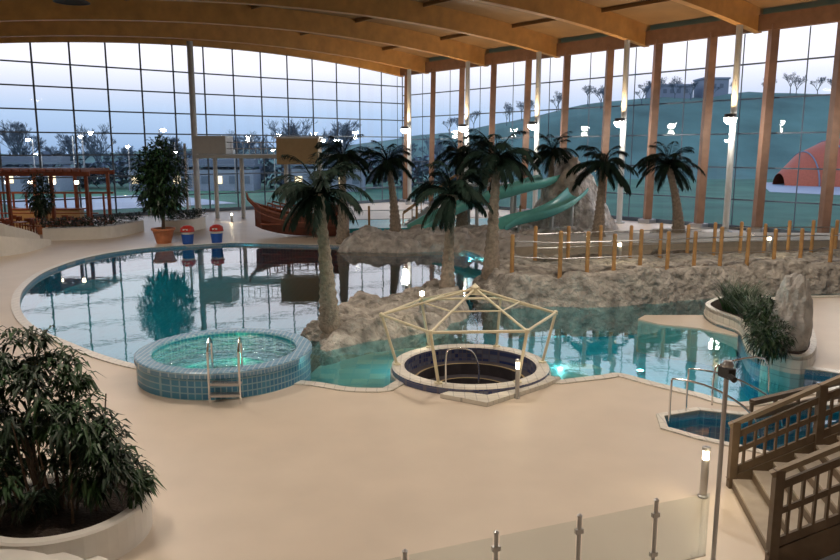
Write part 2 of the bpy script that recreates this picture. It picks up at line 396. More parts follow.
for i in (1,2,4,6):
    pts=[]
    for j in range(n+1):
        t=math.pi*j/n; r=8.7*(1-.75*((abs(i-4)/4)**3)); pts.append((c.x-13+30*i/8,c.y+math.cos(t)*r,c.z+math.sin(t)*r*.95))
    mb.tube(pts,.12,5,1)
mb.build('dome_tent',['orange','bldg'],True)
mb=MB(); mb.tube([(0,0,0),(0,0,7)],.09,6,0); mb.tube([(0,0,7),(.9,0,7.2)],.06,5,0); mb.box((1.0,0,7.15),(.7,.3,.12),0); mb.lathe((1.0,0,7.05),[(.3,0),(.22,-.2),(0,-.28)],8,[1]*2)
sl=mb.build('reflection_lamp',['steel','lamp'])  # added outdoor lamps standing in for indoor lamps mirrored in the glass
pos=[(-62,100),(-52,104),(-44,99),(-36,105),(-28,103),(-20,104),(-14,102),(-68,108),(30,125),(48,118),(-50,98),(-40,104),(-24,98),(-48,105),(-32,99),(-10,98),(-17,97)]
sl.location=(*pos[0],-.3)
for p in pos[1:]: inst(sl,(*p,-.3),random.uniform(0,6),random.uniform(.75,1.25))
# ---------------------------------------------------------------- rocks
def rock_mass(name,poly,h,edge=.7,res=.22,rough=.3,base=-1.15,m='rock',hf=None):
    poly=np.array([(p[0],p[1]) for p in poly]); x0,y0=poly.min(0)-.1; x1,y1=poly.max(0)+.1
    nx=int((x1-x0)/res)+1; ny=int((y1-y0)/res)+1
    gx,gy=np.meshgrid(x0+np.arange(nx+1)*res,y0+np.arange(ny+1)*res)
    ins=np.zeros(gx.shape,bool); dist=np.full(gx.shape,1e9); n=len(poly)
    for i in range(n):
        ax,ay=poly[i]; bx,by=poly[(i+1)%n]; dx,dy=bx-ax,by-ay; L=dx*dx+dy*dy+1e-9
        t=np.clip(((gx-ax)*dx+(gy-ay)*dy)/L,0,1); dist=np.minimum(dist,np.hypot(gx-ax-t*dx,gy-ay-t*dy))
        c=((ay>gy)!=(by>gy)); 
        with np.errstate(all='ignore'): xi=(bx-ax)*(gy-ay)/(by-ay+1e-12)+ax
        ins^=(c&(gx<xi))
    inp=np.pad(ins,1); core=ins.copy()
    for dj in(-1,0,1):
        for di in(-1,0,1): core&=inp[1+dj:1+dj+ins.shape[0],1+di:1+di+ins.shape[1]]
    vs=[];idx={};fs=[]
    for j in range(gx.shape[0]):
        for i in range(gx.shape[1]):
            if ins[j,i]:
                x,y=gx[j,i],gy[j,i]; v=Vector((x,y,0)); q=noise.noise(v*.45)*.5+noise.noise(v*1.1+Vector((5,5,5)))*.4
                dv,pv=noise.voronoi(v*.85+Vector((noise.noise(v*2)*.4,0,0)))
                slab=noise.noise(pv[0]*7.3)*.9; crack=-.45*max(0,1-(dv[1]-dv[0])*6)
                cell=slab+crack+noise.noise(v*3.6)*.2
                d=max(0,dist[j,i]-res)+q*.35*edge; e=max(0,min(1,d/edge))**.55
                if not core[j,i]: e=0
                hh=h if hf is None else hf(x,y)
                z=base+(hh-base)*e+rough*(q+cell)*e
                idx[(j,i)]=len(vs); vs.append((x+noise.noise(v*2.2)*res*.8,y+noise.noise(v*2.2+Vector((9,0,0)))*res*.8,z))
    for (j,i),k in idx.items():
        if (j,i+1) in idx and (j+1,i) in idx and (j+1,i+1) in idx: fs.append((k,idx[(j,i+1)],idx[(j+1,i+1)],idx[(j+1,i)]))
    mb=MB(); mb.add(vs,fs); return mb.build(name,[m],False)
pen=catmull([P(*q) for q in [(302,345),(320,355),(352,348),(385,341),(425,334),(464,325),(482,308),(464,292),(435,285),(405,294),(380,299),(350,302),(320,312),(303,330)]],True,3)
rock_mass('rock_island',pen,.42,.8,.11,.36)
rw=[P(*q) for q in [(472,281),(480,298),(510,307),(550,305),(600,306),(650,303),(700,298),(760,294),(840,292),(890,289),(890,268),(760,270),(600,274),(500,274)]]
rock_mass('rock_embankment',catmull(rw,True,3),1.0,.6,.13,.26)
rb=[P(*q) for q in [(333,250),(400,252),(445,250),(520,256),(700,258),(800,262),(810,252),(700,243),(600,236),(480,234),(345,237)]]
rock_mass('rock_ridge',rb,.7,1.0,.25,.5,-.3,'rock2')
mt=[P(*q) for q in [(520,234),(545,236),(600,236),(622,230),(610,222),(560,220),(528,225)]]
mtc=Vector(P(568,229))
rock_mass('rock_mountain',mt,4,1.8,.18,.8,-.2,'rock2',lambda x,y: max(1.2,5.0-1.0*abs(x-mtc.x)))
mb=MB(); mb.prism([P(*q) for q in [(515,268),(600,264),(760,261),(850,259),(850,251),(700,250),(520,254)]],-.2,1.0); mb.build('raised_walkway',['tread'])
def fence(pts,name,h=1.35,z=1.15,sp=1.05):
    pts=[Vector(p) for p in pts]
    mb=MB()
    for i in range(len(pts)-1):
        d=pts[i+1]-pts[i]; n=max(1,int(d.length/sp))
        for k in range(n+(1 if i==len(pts)-2 else 0)):
            p=pts[i]+d*k/n; hh=h*random.uniform(.92,1.08)
            mb.tube([(p.x,p.y,z-.5),(p.x,p.y,z+hh-.05),(p.x,p.y,z+hh)],[.08,.08,.05],8,0)
        for zz in(.35,.95): mb.tube([(pts[i].x,pts[i].y,z+zz),(pts[i+1].x,pts[i+1].y,z+zz)],.02,5,1)
        a,b=pts[i],pts[i+1]; mb.add([(a.x,a.y,z+.1),(b.x,b.y,z+.1),(b.x,b.y,z+1.0),(a.x,a.y,z+1.0)],[(0,1,2,3)],2)
    return mb.build(name,['post','steel','bglass'])
fence([P(*q,1.15) for q in [(512,266),(560,268),(640,265),(720,261),(800,259),(890,258)]],'post_fence',1.3)
fence([P(*q,1.15) for q in [(535,257),(600,254),(660,252),(740,249),(835,248)]],'post_fence',1.2)
fence([P(*q,.3) for q in [(345,228),(440,226),(520,224)]],'post_fence',1.2,.5,1.6)
# ---------------------------------------------------------------- palms
def palm(px,py,z,cx,cy,fl,seed,r=.26):
    random.seed(seed); b=Vector((*P(px,py,z),z))
    v=(280-cy)/F; u=(cx-420)/F; t=b.y/(C_+v*S_); top=Vector((u*t,b.y+random.uniform(-.3,.3),H+t*(-S_+v*C_)))
    mb=MB(); pts=[];rad=[]
    bend=Vector((top.x-b.x,0,0)); n=34
    for i in range(n+1):
        s=i/n; p=b.lerp(top,s)+bend*(.35*math.sin(math.pi*s))*-.6; p.z=b.z-.5+(top.z-b.z+.5)*s
        pts.append(p); rad.append((r*1.1*(1-s)**2.2+r*.72)*(1.10 if i%2 else .93) if s<.96 else r*1.0)
    mb.tube(pts,rad,12,0)
    nf=32
    for k in range(nf):
        az=2*math.pi*k/nf*1.0+random.uniform(-.2,.2); el=random.choice([1.15,.85,.6,.4,.15,-.2])+random.uniform(-.12,.12); L=fl*random.uniform(.8,1.15)
        d=Vector((math.cos(az)*math.cos(el),math.sin(az)*math.cos(el),math.sin(el))); p=Vector(top); rp=[Vector(p)]
        for s in range(8):
            p=p+d*L/8; rp.append(Vector(p)); d=(d+Vector((0,0,-.12-.035*s))).normalized()
        mb.tube(rp,[.03*(1-i/9) for i in range(9)],4,1,False)
        for i in range(2,30):
            s=i/30*8; i0=min(7,int(s)); q=rp[i0].lerp(rp[i0+1],s-i0); dd=(rp[i0+1]-rp[i0]).normalized()
            sd=dd.cross(Vector((0,0,1))).normalized(); ll=fl*.27*math.sin(math.pi*(.15+.75*i/30))+.05
            for sg in(-1,1):
                mb.leaf(q,dd*.9+sd*sg*.7+Vector((0,0,-.4+random.uniform(-.15,.15))),ll*random.uniform(.85,1.15),.055*fl/1.6,1,.25)
    mb.build('palm_tree',['bark','frond'],True)
for i,a in enumerate([(330,322,.4,319,193,1.6,1,.21),(447,292,.4,453,195,1.75,2,.20),(491,268,.9,497,160,1.9,3,.22),
    (343,235,.5,343,158,1.9,4,.25),(396,233,.5,388,163,1.9,5,.25),(549,218,.9,553,152,1.9,6,.26),(598,238,.9,603,166,1.9,7,.25),
    (679,234,.9,667,165,1.9,8,.25),(462,222,.7,461,158,2.0,9,.26)]): palm(*a)
# ---------------------------------------------------------------- hot tub
mb=MB(); T=TUB
mb.lathe(T,[(2.1,-1.2),(2.1,.5),(2.14,.5),(2.14,.62),(2.1,.64),(1.78,.64),(1.74,.6),(1.74,.1),(1.2,.05),(1.1,-.3),(0,-.32)],64,[0,1,1,1,1,1,0,0,0,0])
mb.lathe(T,[(.35,-.28),(0,-.26)],20,[2])
o=mb.build('hot_tub',['tub','tubrim','green'],loc=T)
mb=MB(); mb.lathe(T,[(1.74,.57),(1.0,.57),(.5,.57),(0,.57)],48,[0]*3); mb.build('hot_tub_water',['water2'],loc=T)
light('hot_tub_light','POINT',(T.x-.4,T.y,.3),40,(.1,1,.5),.15)
def hoop(mb,base_in,base_out,top,r=.025,mi=0):
    a=Vector(base_in);b=Vector(base_out)
    pts=[a,Vector((a.x,a.y,top-.2))]
    for k in range(1,8):
        t=k/8; q=a.lerp(b,t); pts.append(Vector((q.x,q.y,top-.2+.2*math.sin(math.pi*t))))
    pts+= [Vector((b.x,b.y,top-.2)),b]; mb.tube(pts,r,8,mi)
mb=MB()
for x0,x1 in((-4.72,-4.60),(-4.05,-3.93)):
    hoop(mb,(x0,T.y-1.65,.3),(x1,T.y-2.4,0.02),1.40)
for z,yy in((.22,2.38),(.44,2.28)):
    mb.box((-4.27,T.y-yy,z),(.66,.22,.04),1)
    for k in range(5): mb.box((-4.27,T.y-yy-.08+.04*k,z+.025),(.62,.012,.02),0)
mb.build('tub_ladder',['chrome','steel'])
# ---------------------------------------------------------------- whirlpool spa (drained, stepped)
mb=MB(); mb.lathe(SPA,[(RS,-1.2),(RS,.16),(RS-.04,.20),(1.70,.20),(1.66,.16),(1.66,-.2),(1.42,-.2),(1.36,-.2),(1.36,-.5),(1.08,-.5),(1.02,-.5),(1.02,-.8),(.76,-.8),(.70,-.8),(.70,-1.1),(0,-1.12)],56,[0,1,1,1,0,3,2,3,3,2,3,3,2,3,3])
mb.lathe(SPA,[(.12,-1.1),(.1,-1.06),(0,-1.06)],12,[2]*2)
mb.build('whirlpool_spa',['blue','curb','ring','spadark'],loc=SPA)
mb=MB(); q=[P(*p) for p in [(440,398),(487,407),(545,388),(560,381),(545,379),(520,392),(487,399),(452,394)]]; mb.prism(q,0,.10); mb.build('spa_kerb',['curb'])
mb=MB(); hub=SPA+Vector((.1,0,2.12)); ev=[];R=2.18
for k in range(6):
    t=math.radians(3+60*k); ev.append(SPA+Vector((R*math.cos(t)-.04,R*math.sin(t),1.48)))
for k in range(6):
    t=math.radians(3+60*k); e=ev[k]; f=ev[(k+1)%6]
    mb.tube([e,f],.036,8,0); mb.tube([hub,e],.03,8,0)
    mb.tube([hub.lerp(e,.55),hub.lerp(f,.55)],.02,6,0)
    bt=SPA+Vector((1.84*math.cos(t),1.84*math.sin(t),.19)); mb.tube([bt,e+(bt-e)*.02],.038,8,0)
    mb.lathe(bt,[(.1,0),(.1,.04),(.04,.05)],10,[0]*2); mb.lathe(e-Vector((0,0,.06)),[(0,0),(.06,.02),(.06,.1),(0,.13)],8,[0]*3)
mb.lathe(hub-Vector((0,0,.12)),[(0,0),(.12,.02),(.12,.16),(.04,.22),(0,.26)],12,[0]*4)
mb.build('gazebo_frame',['cream'])
def rail(pts,name='pool_handrail',r=.022): 
    mb=MB(); mb.tube(catmull(pts,False,4),r,8); return mb.build(name,['chrome'],True)
a=PV(446,388,.1);rail([a,a+Vector((0,0,.75)),a+Vector((.12,.1,.9)),a+Vector((.6,.5,.75)),a+Vector((.8,.7,.3)),a+Vector((.8,.7,-.1))])
a=PV(669,424);rail([a,a+Vector((0,0,.8)),a+Vector((.1,0,.95)),a+Vector((.8,-.15,.8)),a+Vector((1.5,-.3,.35)),a+Vector((1.7,-.35,-.2))])
a=PV(686,412);rail([a,a+Vector((0,0,.8)),a+Vector((.1,0,.95)),a+Vector((.9,-.15,.8)),a+Vector((1.7,-.3,.35)),a+Vector((1.9,-.35,-.2))])
a=PV(712,405);rail([a,a+Vector((0,0,.7)),a+Vector((.2,.1,.9)),a+Vector((1.3,.5,.9)),a+Vector((1.5,.6,.0))])
def bollard(p,h=.8,r=.07,name='bollard_lamp',pw=12):
    mb=MB(); mb.lathe(p,[(r*1.4,0),(r*1.4,.03),(r,.04),(r,h*.76)],14,[0]*3); mb.lathe(p,[(r*.85,h*.76),(r*.85,h*.94)],14,[1]); mb.lathe(p,[(r*1.1,h*.94),(r*1.1,h),(0,h+.02)],14,[0]*2)
    o=mb.build(name,['steel','warm'],loc=p); light('bollard_glow','POINT',Vector(p)+Vector((0,-r*1.6,h*.85)),pw,(1,.8,.5),.05,o)
bollard(PV(703,497),.85,.06); bollard(PV(517,398),.9,.05,pw=4)
for p in [(232,222),(619,259),(768,252),(422,312),(310,230)]:
    bollard(PV(*p,1.1 if p[0]>600 else (.55 if p[0]==422 else 0)),.7,.09,pw=20)
mb=MB(); p=Vector((3.92,9.2,0)); mb.tube([p,p+Vector((0,0,2.62))],.03,10,0); mb.lathe(p,[(.12,0),(.12,.03),(.04,.05)],12,[0]*2)
mb.box(p+Vector((.0,0,2.70)),(.11,.2,.13),1,.3); mb.lathe(p+Vector((0,-.02,2.78)),[(.07,0),(.08,.03),(.05,.08),(0,.09)],10,[0]*3); mb.tube([p+Vector((0,-.1,2.68)),p+Vector((.02,-.2,2.66))],.04,10,1)
mb.build('security_camera_pole',['steel','dark'])
# ---------------------------------------------------------------- glass balustrade
pp=[Vector((-1.24,7.35)),Vector((-.17,7.75)),Vector((.9,8.17)),Vector((1.97,8.58)),Vector((3.05,9.0)),Vector((3.9,9.32))]
mb=MB()
for i,p in enumerate(pp[:-1]):
    mb.tube([(p.x,p.y,0),(p.x,p.y,1.05)],.026,10,0); mb.lathe((p.x,p.y,1.04),[(.03,0),(.035,.02),(0,.05)],10,[0]*2)
    for z in(.3,.85): mb.box((p.x,p.y,z),(.1,.05,.06),0,math.radians(21))
    q=pp[i+1]; d=(q-p).normalized(); a=p+d*.05; b=q-d*.05
    mb.box(((a.x+b.x)/2,(a.y+b.y)/2,.55),((b-a).length,.012,.9),1,math.atan2(d.y,d.x))
mb.build('glass_balustrade',['steel','bglass'])
# ---------------------------------------------------------------- staircase
mb=MB(); n0=Vector((4.75,9.3,0)); f0=Vector((5.15,11.6,0)); asc=Vector((.97,-.12,0)).normalized(); run=.31; rise=.165; NS=13
for i in range(NS):
    a=n0+asc*run*i; b=f0+asc*run*i; c=b+asc*(run+.03); d=a+asc*(run+.03); z=(i+1)*rise
    mb.prism([(a.x,a.y),(d.x,d.y),(c.x,c.y),(b.x,b.y)],z-.05,z,0); 
    mb.add([(a.x,a.y,z-rise),(b.x,b.y,z-rise),(b.x,b.y,z-.04),(a.x,a.y,z-.04)],[(0,1,2,3)],1)
e=run*NS
for s in(n0,f0):
    mb.beam(s+Vector((0,0,.0)),s+asc*e+Vector((0,0,rise*NS)),.08,.36,1)
def srail(s,h,first=0.0):
    top=lambda t,dz: s+asc*t+Vector((0,0,dz+t/run*rise))
    mb.beam(top(-.1,h),top(e,h),.10,.07,2); mb.beam(top(0,h-.22),top(e,h-.22),.05,.10,1); mb.beam(top(0,.28),top(e,.28),.05,.12,1)
    mb.beam(top(0,h*.55),top(e,h*.55),.04,.08,1)
    k=0;t=0
    while t<e:
        if k%8==0: mb.beam(top(t,-.25-t*0),top(t,h+.02),.12,.12,1)
        else: mb.beam(top(t,.25),top(t,h-.22),.035,.05,1)
        t+=.16;k+=1
srail(n0,1.32); srail(f0,1.12)
mb.build('staircase',['tread','stairw','railb'])
mb=MB()
g0=PV(750,426,0);g1=PV(860,398,0)
for k in range(6):
    p=g0.lerp(g1,k/5); mb.beam(p,p+Vector((0,0,.5)),.06,.06,0)
mb.beam(g0+Vector((0,0,.5)),g1+Vector((0,0,.5)),.12,.10,0); mb.beam(g0+Vector((0,0,.2)),g1+Vector((0,0,.2)),.05,.15,0)
mb.build('low_wooden_guard',['stairw'])
# ---------------------------------------------------------------- foreground planter and bush
PC=PV(62,503,.5); PC.z=0
def bush(mb,lobes,n,L,w,seed,mi=0,droop=.5):
    random.seed(seed); tot=sum(l[1][0]*l[1][1]*l[1][2] for l in lobes)
    for c,r in lobes:
        k=int(n*r[0]*r[1]*r[2]/tot)
        for _ in range(k):
            d=Vector((random.gauss(0,1),random.gauss(0,1),random.gauss(0,1))).normalized(); q=random.random()**.35
            p=Vector((c[0]+d.x*r[0]*q,c[1]+d.y*r[1]*q,c[2]+d.z*r[2]*q))
            dd=d+Vector((random.uniform(-.7,.7),random.uniform(-.7,.7),random.uniform(-.6,.5)))
            mb.leaf(p,dd,L*random.uniform(.7,1.25),w*random.uniform(.7,1.2),random.choice(mi) if isinstance(mi,(list,tuple)) else mi,droop)
mb=MB(); mb.lathe(PC,[(1.2,0),(1.2,.5),(1.17,.53),(1.04,.53),(1.01,.5),(1.01,.38),(.5,.42),(0,.43)],48,[0,0,0,0,0,1,1]); mb.build('round_planter',['white','soil'],False)
mb=MB(); x,y=PC.x,PC.y
for k in range(26):
    t=random.uniform(0,6.28); r0=random.uniform(0,.6); r1=r0+random.uniform(.1,.4); h=random.uniform(1.2,2.1)
    mb.tube([(x+r0*math.cos(t),y+r0*math.sin(t),.35),(x+(r0+r1)/2*math.cos(t),y+(r0+r1)/2*math.sin(t),h*.55),(x+r1*math.cos(t),y+r1*math.sin(t),h)],[.022,.018,.01],5,2)
random.seed(21)
env=[((x-.3,y,1.3),(.8,.75,.8)),((x-.35,y+.1,2.05),(.7,.6,.6)),((x-.4,y+.1,2.65),(.34,.36,.34)),((x-.8,y+.1,2.45),(.28,.3,.28)),((x+.12,y+.2,2.4),(.28,.3,.28)),((x+.6,y,1.3),(.48,.55,.5)),((x+.85,y-.1,.95),(.42,.5,.38)),((x-.9,y,1.3),(.5,.6,.9)),((x+.45,y-.2,1.8),(.36,.4,.30)),((x+.75,y-.1,1.5),(.28,.3,.25))]
for c0,r0 in env:
    for _ in range(int(44*(r0[0]*r0[1]*r0[2])**.5)+5):
        d=Vector((random.gauss(0,1),random.gauss(0,1),random.gauss(0,1))).normalized(); q=random.random()**.3
        c1=Vector((c0[0]+d.x*r0[0]*q,c0[1]+d.y*r0[1]*q,c0[2]+d.z*r0[2]*q)); az=random.uniform(0,6.28)
        dark=random.random()<.55
        for _k in range(22):
            a2=az+random.uniform(-3.1,3.1); dd=Vector((math.cos(a2),math.sin(a2),random.uniform(-.7,.5)))+d*.5
            mb.leaf(c1+Vector((random.uniform(-.1,.1),random.uniform(-.1,.1),random.uniform(-.1,.1))),dd,random.uniform(.17,.30),random.uniform(.045,.07),1 if dark else 0,.5)
mb.build('leafy_bush',['leaf','leaf2','bark2'])
mb=MB()
for k,(r,z) in enumerate([(2.0,.18),(1.65,.36),(1.3,.54)]):
    c=Vector((-5.2,7.4)); mb.prism([(c.x+r*math.cos(t*math.pi/24),c.y+r*math.sin(t*math.pi/24)) for t in range(48)],0 if k==0 else z-.18,z,0)
mb.build('curved_step',['white'])
# ---------------------------------------------------------------- right planter
q=catmull([P(*p,.0) for p in [(706,312),(712,320),(738,331),(746,346),(760,360),(800,370),(815,360),(812,340),(800,320),(770,308),(735,303)]],True,4)
mb=MB(); mb.prism([(p.x,p.y) for p in q],-1.15,.32,1,0)
wl=[(p.x,p.y) for p in q]; ribbon(wl,-.16,.36,.0,mb,0); mb.build('pool_planter',['curb','soil'])
mb=MB(); random.seed(8)
for c,r,n in [(PV(740,312,.3),.75,330),(PV(757,325,.3),.55,260),(PV(735,305,.3),.5,160)]:
    for _ in range(n):
        t=random.uniform(0,6.28); l=random.uniform(.8,1.45); s0=c+Vector((random.uniform(-r,r)*.6,random.uniform(-r,r)*.6,0)); d=Vector((math.cos(t)*.45,math.sin(t)*.45,1)).normalized(); p=s0; 
        sd=d.cross(Vector((0,0,1))).normalized()*.022; prev=[p-sd,p+sd]
        for s in range(5):
            p=p+d*l/5; d=(d+Vector((math.cos(t)*.12,math.sin(t)*.12,-.16))).normalized(); w=sd*(1-(s+1)/5.2); cur=[p-w,p+w]
            mb.add([prev[0],prev[1],cur[1],cur[0]],[(0,1,2,3)],0); prev=cur
c=PV(768,356,.3); c2=PV(762,345,.3)
bush(mb,[((c.x,c.y,.80),(.52,.5,.5)),((c2.x,c2.y,1.1),(.45,.45,.5))],1900,.2,.05,9,(0,1),.4)
mb.build('planter_foliage',['leaf','leaf2'])
def boulder(name,c,r,seed,m='rock2'):
    import bmesh
    bm=bmesh.new(); bmesh.ops.create_icosphere(bm,subdivisions=5,radius=1)
    for v in bm.verts:
        n=noise.noise(v.co*1.3+Vector((seed,0,0)))*.30+noise.noise(v.co*3.5+Vector((0,seed,0)))*.14+noise.noise(v.co*8+Vector((0,seed,0)))*.05
        v.co=v.co*(1+n); v.co=Vector((v.co.x*r[0],v.co.y*r[1],v.co.z*r[2]))
    me=bpy.data.meshes.new(name); bm.to_mesh(me); bm.free(); me.materials.append(M[m]); o=bpy.data.objects.new(name,me); scene.collection.objects.link(o); o.location=c; return o
c=PV(788,348,.3); boulder('standing_boulder',c+Vector((0,0,.72)),(.48,.42,1.42),2,'stone')
for (px,py,r,sd) in [(318,340,.5,4),(500,302,.8,5),(360,332,.45,7),(486,294,.7,9)]:
    c=PV(px,py,-.1); boulder('boulder',c+Vector((0,.3,.1)),(r,r*.8,r*.8),sd,'rock')
# ---------------------------------------------------------------- potted tree, bins
c=PV(164,243)
mb=MB(); mb.lathe(c,[(0,0),(.42,0),(.62,.75),(.7,.78),(.7,.9),(.6,.9),(.55,.78),(0,.78)],20,[0,0,0,0,0,0,1]); mb.tube([c+Vector((0,0,.7)),c+Vector((.05,0,1.6)),c+Vector((-.05,0,2.6))],[.12,.09,.07],8,2)
bush(mb,[(c+Vector((0,0,3.6)),(1.55,1.4,1.5)),(c+Vector((.2,0,4.9)),(1.2,1.1,1.1)),(c+Vector((-.5,0,4.6)),(1.0,1.0,1.0)),(c+Vector((0,0,2.5)),(1.2,1.1,.8)),(c+Vector((.1,0,5.7)),(.6,.6,.6))],3200,.42,.16,12,(3,4),.3)
mb.build('potted_tree',['terra','soil','bark2','leaf','leaf2'])
for p in [(188,244),(217,243)]:
    c=PV(*p); mb=MB(); mb.lathe(c,[(.0,0),(.3,0),(.36,.55),(.36,.6)],16,[0]*3); mb.lathe(c,[(.36,.6),(.37,.72)],16,[1]); mb.lathe(c,[(.37,.72),(.42,.74),(.38,.98),(.2,1.1),(0,1.13)],16,[2]*4)
    mb.box(c+Vector((0,-.36,.88)),(.3,.06,.1),1); mb.build('litter_bin',['bluep','white','red'])
def curved_wall(pts,h,w,name,mats=('white',),hedge=False,steps=False):
    c=catmull([Vector(p) for p in pts],False,8); mb=MB(); n=len(c); vs=[];fs=[]
    for i in range(n):
        d=(c[min(i+1,n-1)]-c[max(i-1,0)]).normalized(); r=Vector((-d.y,d.x)); hh=h if not steps else h*(1-.75*(i/(n-1))**1.5)
        for s,z in((-1,0),(-1,hh),(1,hh),(1,0)): vs.append((c[i].x+r.x*s*w/2,c[i].y+r.y*s*w/2,z))
    for i in range(n-1):
        for j in range(3): fs.append((4*i+j,4*i+j+1,4*i+5+j,4*i+4+j))
    fs+=[(0,1,2,3),(4*n-1,4*n-2,4*n-3,4*n-4)]
    mb.add(vs,fs,0)
    if hedge:
        for i in range(n-1):
            a,b=c[i],c[i+1]
            for _ in range(40):
                p=a.lerp(b,random.random()); mb.leaf((p.x+random.uniform(-.45,.45),p.y+random.uniform(-.4,.4),h+random.uniform(0,.55)),(random.uniform(-1,1),random.uniform(-1,1),random.uniform(0,1)),.28,.12,1)
    return mb.build(name,list(mats))
curved_wall([P(45,240),P(80,239),P(110,237),P(138,231)],.75,.9,'hedge_planter',('white','leaf2'),True)
curved_wall([P(165,232),P(185,231),P(200,228)],.8,.9,'hedge_planter',('white','leaf2'),True)
curved_wall([P(-30,258),P(0,256),P(25,252),P(47,245)],1.25,.5,'curved_parapet',('white',),False,True)
curved_wall([P(-20,248),P(10,247),P(38,243)],1.7,.4,'curved_parapet',('white',),False,True)
# cafe pergola
c=PV(12,230.5); mb=MB(); PH=3.9
for x in(-6,-3,0,3,5.4):
    for y in(0,3.6): mb.box(c+Vector((x,y,PH/2)),(.2,.2,PH),0)
for y in(-.3,3.9): mb.box(c+Vector((-.3,y,PH)),(12.2,.18,.3),0)
for k in range(21): mb.box(c+Vector((-6.3+k*.58,1.8,PH+.22)),(.1,4.8,.18),0)
mb.box(c+Vector((-.2,1.8,1.05)),(11,.12,.08),0)
for k in range(7): mb.lathe(c+Vector((-5+k*1.6,.3,PH-.6)),[(0,.12),(.14,.1),(.14,-.1),(0,-.14)],10,[1]*3)
for k in range(12): mb.box(c+Vector((-5.5+k*.95,3.7,1.2)),(.12,.12,2.4),0)
mb.box(c+Vector((0,3.7,2.4)),(11.4,.14,.14),0); mb.box(c+Vector((1,3.2,.6)),(5,.7,1.2),2); mb.box(c+Vector((1,3.2,1.25)),(5.3,.9,.1),0)
mb.build('cafe_pergola',['pergola','warm','tan'])
light('cafe_light','POINT',c+Vector((-1,1,2.6)),90,(1,.6,.3),.4)
mb=MB()
for sx in(-.2,.2):
    for sy in(-.2,.2): mb.tube([(sx,sy,0),(sx,sy,.45 if sy<0 else .9)],.025,5,0)
mb.box((0,0,.46),(.46,.46,.05),0); mb.box((0,.2,.75),(.44,.04,.28),0)
ch=mb.build('cafe_chair',['pergola']); 
mb=MB(); mb.lathe((0,0,0),[(.25,0),(.05,.05),(.04,.7),(.45,.72),(.45,.75),(0,.76)],16,[0]*5); tb=mb.build('cafe_table',['pergola'])
first=True
for k in range(9):
    px=-5+ (k%5)*26+(k//5)*12; py=233-(k//5)*4; cc=PV(px,py)
    if first: tb.location=cc; ch.location=cc+Vector((.8,0,0)); ch.rotation_euler=(0,0,-1.57); first=False
    else: inst(tb,cc); inst(ch,cc+Vector((.8,0,0)),-1.57)
    inst(ch,cc+Vector((-.8,0,0)),1.57); inst(ch,cc+Vector((0,.8,0)),0)
c=PV(43,234); mb=MB(); mb.lathe(c,[(0,0),(.3,0),(.4,.6),(.0,.6)],14,[0]*3); mb.tube([c+Vector((0,0,.5)),c+Vector((0,0,2))],.05,6,1); bush(mb,[(c+Vector((0,0,2.6)),(.8,.8,1.3))],700,.4,.14,3,2); mb.build('potted_ficus',['terra','bark2','leaf2'])
# ---------------------------------------------------------------- lookout platform
Y0=60.0; sc=F/Y0
X=lambda px:(px-420)/sc*.985+0
mb=MB()
for px in(211,238,283,318):
    mb.tube([(X(px),Y0+1,0),(X(px),Y0+1,5.0)],.17,10,0)
mb.box(((X(195)+X(330))/2,Y0+1.2,5.0),(X(330)-X(195),3,.3),0)
mb.box((X(212),Y0+.5,5.9),(X(228)-X(196),2.4,1.4),0)
mb.box((X(299),Y0+.2,5.4),(X(320)-X(279),2.2,2.0),1); mb.box((X(299),Y0+.2,6.45),(X(321)-X(277),2.5,.14),2)
for px in range(196,332,6): mb.tube([(X(px),Y0-.3,5.1),(X(px),Y0-.3,6.1)],.025,5,2)
for z in(5.6,6.1): mb.tube([(X(196),Y0-.3,z),(X(330),Y0-.3,z)],.035,6,2)
cx,cy=X(191),Y0-1.6; mb.tube([(cx,cy,0),(cx,cy,6)],.1,8,2)
for k in range(26):
    t=k*.42; z=.2*k+.1; mb.add([(cx,cy,z),(cx+1.0*math.cos(t),cy+1.0*math.sin(t),z),(cx+1.0*math.cos(t+.42),cy+1.0*math.sin(t+.42),z)],[(0,1,2)],2); mb.tube([(cx+1.0*math.cos(t),cy+1.0*math.sin(t),z),(cx+1.0*math.cos(t),cy+1.0*math.sin(t),z+1)],.025,4,2)
mb.build('lookout_platform',['steelw','tan','steel'])
# ---------------------------------------------------------------- pirate ship
c=PV(302,236); mb=MB(); secs=[];n=12
for i in range(n+1):
    s=i/n; x=-3.0+6.0*s; w=1.1*math.sin(math.pi*min(1,.06+s*.75))**.6 if s<.95 else .95; sheer=1.15+.95*(1-s)**3+.5*s**3; keel=.0+ .6*(1-s)**4
    if s==0: w=.06
    secs.append([(c.x+x,c.y-w,sheer),(c.x+x,c.y-w*.95,keel+(sheer-keel)*.5),(c.x+x,c.y-w*.45,keel+.05),(c.x+x,c.y+w*.45,keel+.05),(c.x+x,c.y+w*.95,keel+(sheer-keel)*.5),(c.x+x,c.y+w,sheer)])
vs=[v for s_ in secs for v in s_]; fs=[]
for i in range(n):
    for j in range(5): fs.append((i*6+j,i*6+j+1,(i+1)*6+j+1,(i+1)*6+j))
fs.append(tuple(n*6+j for j in range(6))); mb.add(vs,fs,0)
for j in(0,5): mb.tube([s_[j] for s_ in secs],.09,6,1); mb.tube([(s_[j][0],s_[j][1],s_[j][2]-.35) for s_ in secs],.05,5,1)
mb.tube([(c.x-2.9,c.y,1.9),(c.x-3.4,c.y,2.4),(c.x-3.5,c.y,2.8)],[.14,.11,.05],8,1)
for i in range(2,n,1):
    for j in(0,5): x,y,z=secs[i][j]; mb.tube([(x,y,z),(x,y,z+.5)],.04,5,1)
for j in(0,5): mb.tube([(s_[j][0],s_[j][1],s_[j][2]+.5) for s_ in secs[2:n]],.05,5,1)
